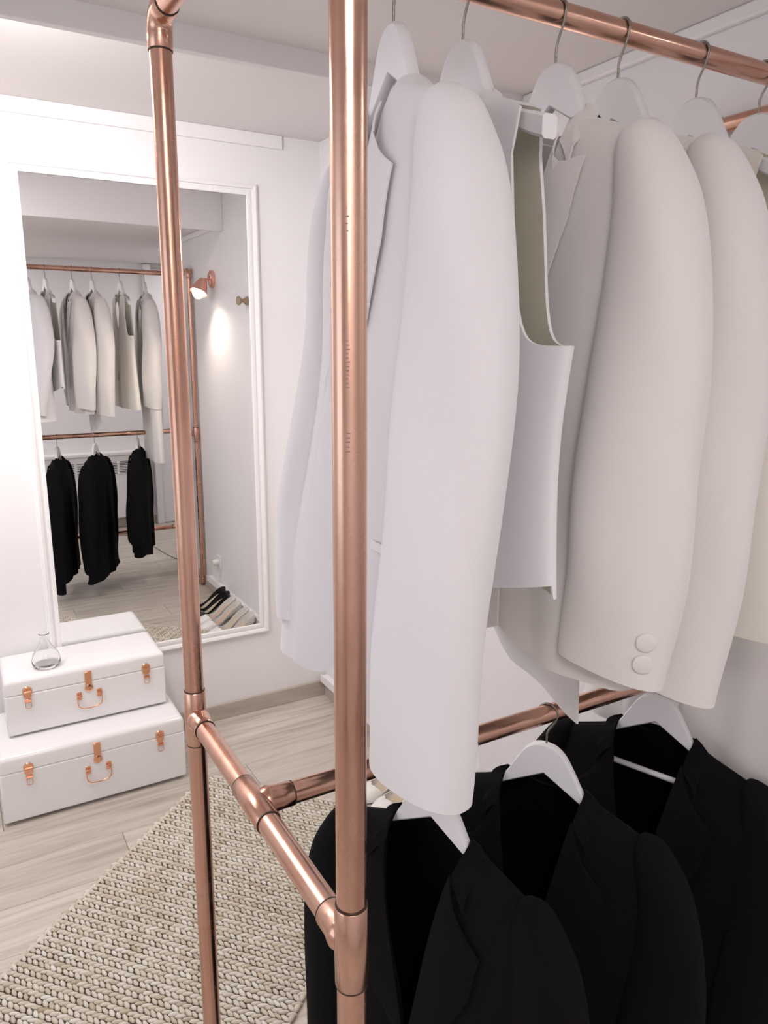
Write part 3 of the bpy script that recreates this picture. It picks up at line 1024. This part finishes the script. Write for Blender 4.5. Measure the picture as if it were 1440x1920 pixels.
mk('backing', bk, 'rug_back', rug, rgo, smooth=False)
rv = []; rf = []; tones = []
pitch, step = 0.0290, 0.0180
# one strand lump: low-poly spindle
ringn = 6
prof_l = [(-1.0, 0.25), (-0.55, 0.86), (0.0, 1.0), (0.55, 0.86), (1.0, 0.25)]
nrow = int(LEN / pitch)
for r_ in range(nrow):
    rowtone = random.uniform(-0.08, 0.08)
    for side in (-1, 1):
        cnt = int(WID / step)
        for q in range(cnt + 1):
            u = (q + (0.5 if side > 0 else 0.0)) * step + random.uniform(-0.0012, 0.0012)
            if u > WID:
                continue
            c = A + E1 * ((r_ + 0.5) * pitch + side * pitch * 0.24) + E2 * u
            ang = side * 0.52 + random.uniform(-0.08, 0.08)
            d = (E2 * math.cos(ang) + E1 * math.sin(ang))
            nrm = Vector((-d.y, d.x, 0))
            L = 0.0132 * random.uniform(0.9, 1.1); W = 0.0059 * random.uniform(0.85, 1.1); H = 0.0054 * random.uniform(0.85, 1.15)
            base = len(rv)
            tn = min(1, max(0, 0.58 + rowtone + random.gauss(0, 0.17)))
            for (s, k) in prof_l:
                for i in range(ringn):
                    a = 2 * PI * i / ringn
                    p = c + d * (L * s) + nrm * (W * k * math.cos(a))
                    rv.append((p.x, p.y, 0.0070 + 0.0016 * s * side + H * k * math.sin(a)))
                    tones.append(tn)
            for jj in range(len(prof_l) - 1):
                for i in range(ringn):
                    a = base + jj * ringn + i; b2 = base + jj * ringn + (i + 1) % ringn
                    rf.append((a, b2, b2 + ringn, a + ringn))
            rf.append(tuple(base + i for i in range(ringn)))
            rf.append(tuple(base + (len(prof_l) - 1) * ringn + i for i in range(ringn)))
    # rounded turn-overs at both edges of every braid
    for e in (0.0, WID):
        c = A + E1 * ((r_ + 0.5) * pitch) + E2 * e
        base = len(rv); tn = min(1, max(0, 0.6 + rowtone + random.gauss(0, 0.12)))
        for (s, k) in prof_l:
            for i in range(ringn):
                a = 2 * PI * i / ringn
                p = c + E1 * (0.0150 * s) + E2 * (0.0075 * k * math.cos(a))
                rv.append((p.x, p.y, 0.0064 + 0.0052 * k * math.sin(a))); tones.append(tn)
        for jj in range(len(prof_l) - 1):
            for i in range(ringn):
                a = base + jj * ringn + i; b2 = base + jj * ringn + (i + 1) % ringn
                rf.append((a, b2, b2 + ringn, a + ringn))
me = bpy.data.meshes.new('braid')
me.from_pydata([(p[0] - rgo.x, p[1] - rgo.y, p[2]) for p in rv], [], rf)
ta = me.attributes.new('tone', 'FLOAT', 'POINT'); ta.data.foreach_set('value', tones)
me.materials.append(M['rug'])
me.polygons.foreach_set('use_smooth', [True] * len(me.polygons))
bo = bpy.data.objects.new('braid', me); C.objects.link(bo); bo.parent = rug; bo['kind'] = 'stuff'


# ------------------------------------------------------------------ wall lamps
def wall_lamp(label, base, out, aim, power, spread):
    """base on the wall, out = wall normal, aim = direction of the shade"""
    base = Vector(base); out = Vector(out).normalized(); aim = Vector(aim).normalized()
    t = thing('wall_lamp', label, 'lamp', base)
    mk('wall_plate', tube([base, base + out * 0.014, base + out * 0.017], [0.046, 0.046, 0.042], 32), 'lamp_copper', t, base)
    mk('plate_screw', tube([base + out * 0.017 + Vector((0, 0.0, 0.012)), base + out * 0.019 + Vector((0, 0.0, 0.012))], 0.0035, 12), 'dark_slot', t, base)
    j = base + out * 0.052
    mk('arm', tube([base + out * 0.015, j, j + aim * 0.012], 0.0055, 12), 'lamp_copper', t, base)
    prof_ = [(0.0, 0.012), (0.006, 0.020), (0.020, 0.026), (0.050, 0.036), (0.082, 0.047)]
    pts = [j + aim * d for d, _ in prof_]
    sh = mk('shade', tube(pts, [r for _, r in prof_], 32, cap=False), 'lamp_copper', t, base, solid=0.0015)
    bc = j + aim * 0.066
    bl = [(bc - aim * 0.030), (bc - aim * 0.022), (bc - aim * 0.008), (bc + aim * 0.006), (bc + aim * 0.014)]
    mk('bulb', tube(bl, [0.010, 0.018, 0.030, 0.034, 0.026], 24), 'bulb', t, base)
    lo = spot_light('lamp_light', bc + aim * 0.018, bc + aim, power, (1.0, 0.86, 0.72), spread, 0.7, 0.03)
    return t


wall_lamp('small copper spotlight on the right wall, seen lit in the mirror', (XW, 1.405, 1.818), (-1, 0, 0), (-0.42, 0.22, -0.88), 22, 150)
wall_lamp('copper spotlight on the wall opposite the mirror', (-0.36, YO, 1.80), (0, 1, 0), (0.25, 0.60, -0.50), 5, 150)

# wall knob
kn = thing('wall_hook', 'turned wooden coat knob on the right wall, seen in the mirror', 'hook', (XW, 1.93, 1.685))
mk('knob', lathe([(0.0, 0.0), (0.020, 0.0), (0.021, -0.006), (0.016, -0.014), (0.010, -0.020), (0.009, -0.028), (0.013, -0.034), (0.020, -0.040), (0.022, -0.047), (0.018, -0.053), (0.0, -0.055)], 24, 'X'), 'knob_wood', kn)

# wall socket with a plug
so = thing('wall_socket', 'white wall socket with a plug above the shoe rail, seen in the mirror', 'socket', (XW, 1.315, 0.222))
boxobj('socket_plate', -0.009, 0, -0.040, 0.040, -0.040, 0.040, 'plastic', so, bevel=0.003)
pg = mk('plug', lathe([(0.0, -0.044), (0.014, -0.044), (0.018, -0.036), (0.019, -0.010), (0.019, -0.009)], 20, 'X'), 'plastic', so)
mk('cable', tube([(-0.036, 0, -0.012), (-0.038, 0.002, -0.05), (-0.024, 0.006, -0.085), (-0.016, 0.012, -0.098)], 0.003, 8), 'plastic', so)

# white shoe rail on the skirting
sr = thing('shoe_rail', 'white rail along the foot of the right wall behind the shoes', 'shelf', (XW, 2.0, 0.066))
boxobj('rail_board', -0.030, 0, -0.85, 0.745, 0.001, 0.030, 'trim', sr, bevel=0.003)
boxobj('rail_lip', -0.034, -0.030, -0.85, 0.745, 0.001, 0.036, 'trim', sr, bevel=0.001)


# ------------------------------------------------------------------ shoes
def shoe_part_upper():
    zb = [(0, 0.082), (0.15, 0.078), (0.35, 0.050), (0.55, 0.016), (0.68, 0.003), (0.85, 0.002), (1.0, 0.006)]
    ztp = [(0, 0.130), (0.08, 0.122), (0.25, 0.094), (0.45, 0.050), (0.60, 0.034), (0.68, 0.046), (0.80, 0.036), (0.92, 0.022), (1.0, 0.012)]
    wd = [(0, 0.012), (0.05, 0.027), (0.18, 0.032), (0.40, 0.031), (0.60, 0.038), (0.72, 0.040), (0.85, 0.030), (0.95, 0.014), (1.0, 0.002)]
    L = 0.235
    nt_, ns = 40, 21
    v = []; f = []
    for i in range(nt_):
        t = i / (nt_ - 1)
        b0, t0, w = interp(zb, t), interp(ztp, t), interp(wd, t)
        close = sstep(0.60, 0.70, t)
        for k in range(ns):
            s = -1 + 2 * k / (ns - 1)
            a = abs(s)
            # U section; the free edges meet on top from the vamp forward
            if a < 0.45:
                y = w * (a / 0.45) * 0.92; z = b0 + 0.002 * (a / 0.45) ** 2
            else:
                q = (a - 0.45) / 0.55
                y_open = w * (0.92 + 0.10 * math.sin(q * PI * 0.6)); z_open = b0 + 0.002 + (t0 - b0 - 0.002) * q
                y_cl = w * (1.0 * math.cos(q * PI / 2) ** 0.7); z_cl = b0 + 0.002 + (t0 - b0 - 0.002) * math.sin(q * PI / 2)
                y = y_open + (y_cl - y_open) * close; z = z_open + (z_cl - z_open) * close
            v.append((-L * t, math.copysign(y, s) if a > 0 else 0.0, z))
    for i in range(nt_ - 1):
        for k in range(ns - 1):
            a = i * ns + k
            f.append((a, a + 1, a + 1 + ns, a + ns))
    f.append(tuple(range(ns)))
    # insole
    v2 = []; f2 = []
    m_ = 24
    for i in range(m_):
        t = 0.03 + 0.62 * i / (m_ - 1)
        b0, w = interp(zb, t), interp(wd, t)
        for q in (-0.9, 0, 0.9):
            v2.append((-L * t, q * w * 0.95, b0 + 0.0045 + 0.001 * abs(q)))
    for i in range(m_ - 1):
        for k in range(2):
            a = i * 3 + k
            f2.append((a, a + 1, a + 4, a + 3))
    heel = tube([(-0.022, 0, 0.084), (-0.018, 0, 0.070), (-0.014, 0, 0.045), (-0.012, 0, 0.018), (-0.012, 0, 0.0008)], [0.022, 0.017, 0.0095, 0.0062, 0.006], 16, sq=0.8)
    return (v, f), (v2, f2), heel


up_, in_, he_ = shoe_part_upper()


def pump(label, group, y, x, rz, mat, imat):
    t = thing('court_shoe', label, 'shoe', (x, y, 0.0), math.radians(rz), group)
    mk('upper', up_, mat, t, solid=0.0022, solid_off=1.0)
    mk('insole', in_, imat, t)
    mk('heel', he_, mat, t)
    return t


sg_ = 'high-heeled shoes along the right wall'
pump('black high-heeled court shoe with its back to the shoe rail, farthest from the mirror', sg_, 1.515, 1.272, 4, 'black_leather', 'insole')
pump('black high-heeled court shoe next to the white pair by the wall', sg_, 1.600, 1.268, 6, 'black_leather', 'insole')
pump('white high-heeled court shoe beside the black pair by the wall', sg_, 1.700, 1.270, 5, 'white_leather', 'blush_insole')
pump('white high-heeled court shoe, second of the white shoes from the black pair', sg_, 1.785, 1.268, 3, 'white_leather', 'blush_insole')
pump('white high-heeled court shoe, third of the white shoes from the black pair', sg_, 1.900, 1.270, 3, 'white_leather', 'insole')
pump('white high-heeled court shoe nearest the room corner', sg_, 1.985, 1.270, 0, 'white_leather', 'insole')

# ------------------------------------------------------------------ heater on the opposite wall (seen in the mirror)
ht = thing('wall_heater', 'white electric convector heater with louvred grilles, seen in the mirror', 'heater', (0.86, YO, 0.085))
ho = ht.location.copy()
boxobj('heater_body', 0.36, 1.40, YO + 0.012, YO + 0.085, 0.092, 0.600, 'trim', ht, ho, bevel=0.008, bseg=3)
boxobj('heater_top', 0.345, 1.415, YO + 0.001, YO + 0.10, 0.602, 0.630, 'trim', ht, ho, bevel=0.006)
for k in range(9):
    xa = 0.415 + 0.1065 * k
    gr = boxobj('grille', xa, xa + 0.086, YO + 0.0845, YO + 0.0865, 0.447, 0.552, 'dark_slot', ht, ho)
    for q in range(8):
        zz = 0.449 + 0.0131 * q
        boxobj('louvre', xa, xa + 0.086, YO + 0.0862, YO + 0.0895, zz, zz + 0.0058, 'trim', gr, ho)

# grey cable lying on the floor behind the rack, seen in the mirror
cb = mk('floor_cable', tube([(1.30, 0.40, 0.003), (1.27, 0.26, 0.003), (1.24, 0.02, 0.003), (1.22, -0.25, 0.003), (1.18, -0.45, 0.003), (1.05, -0.52, 0.003), (0.9, -0.60, 0.003), (0.8, -0.74, 0.003)], 0.003, 8), 'cable_grey')
tag(cb, 'thin grey cable lying on the floor behind the rack, seen in the mirror', 'cable')
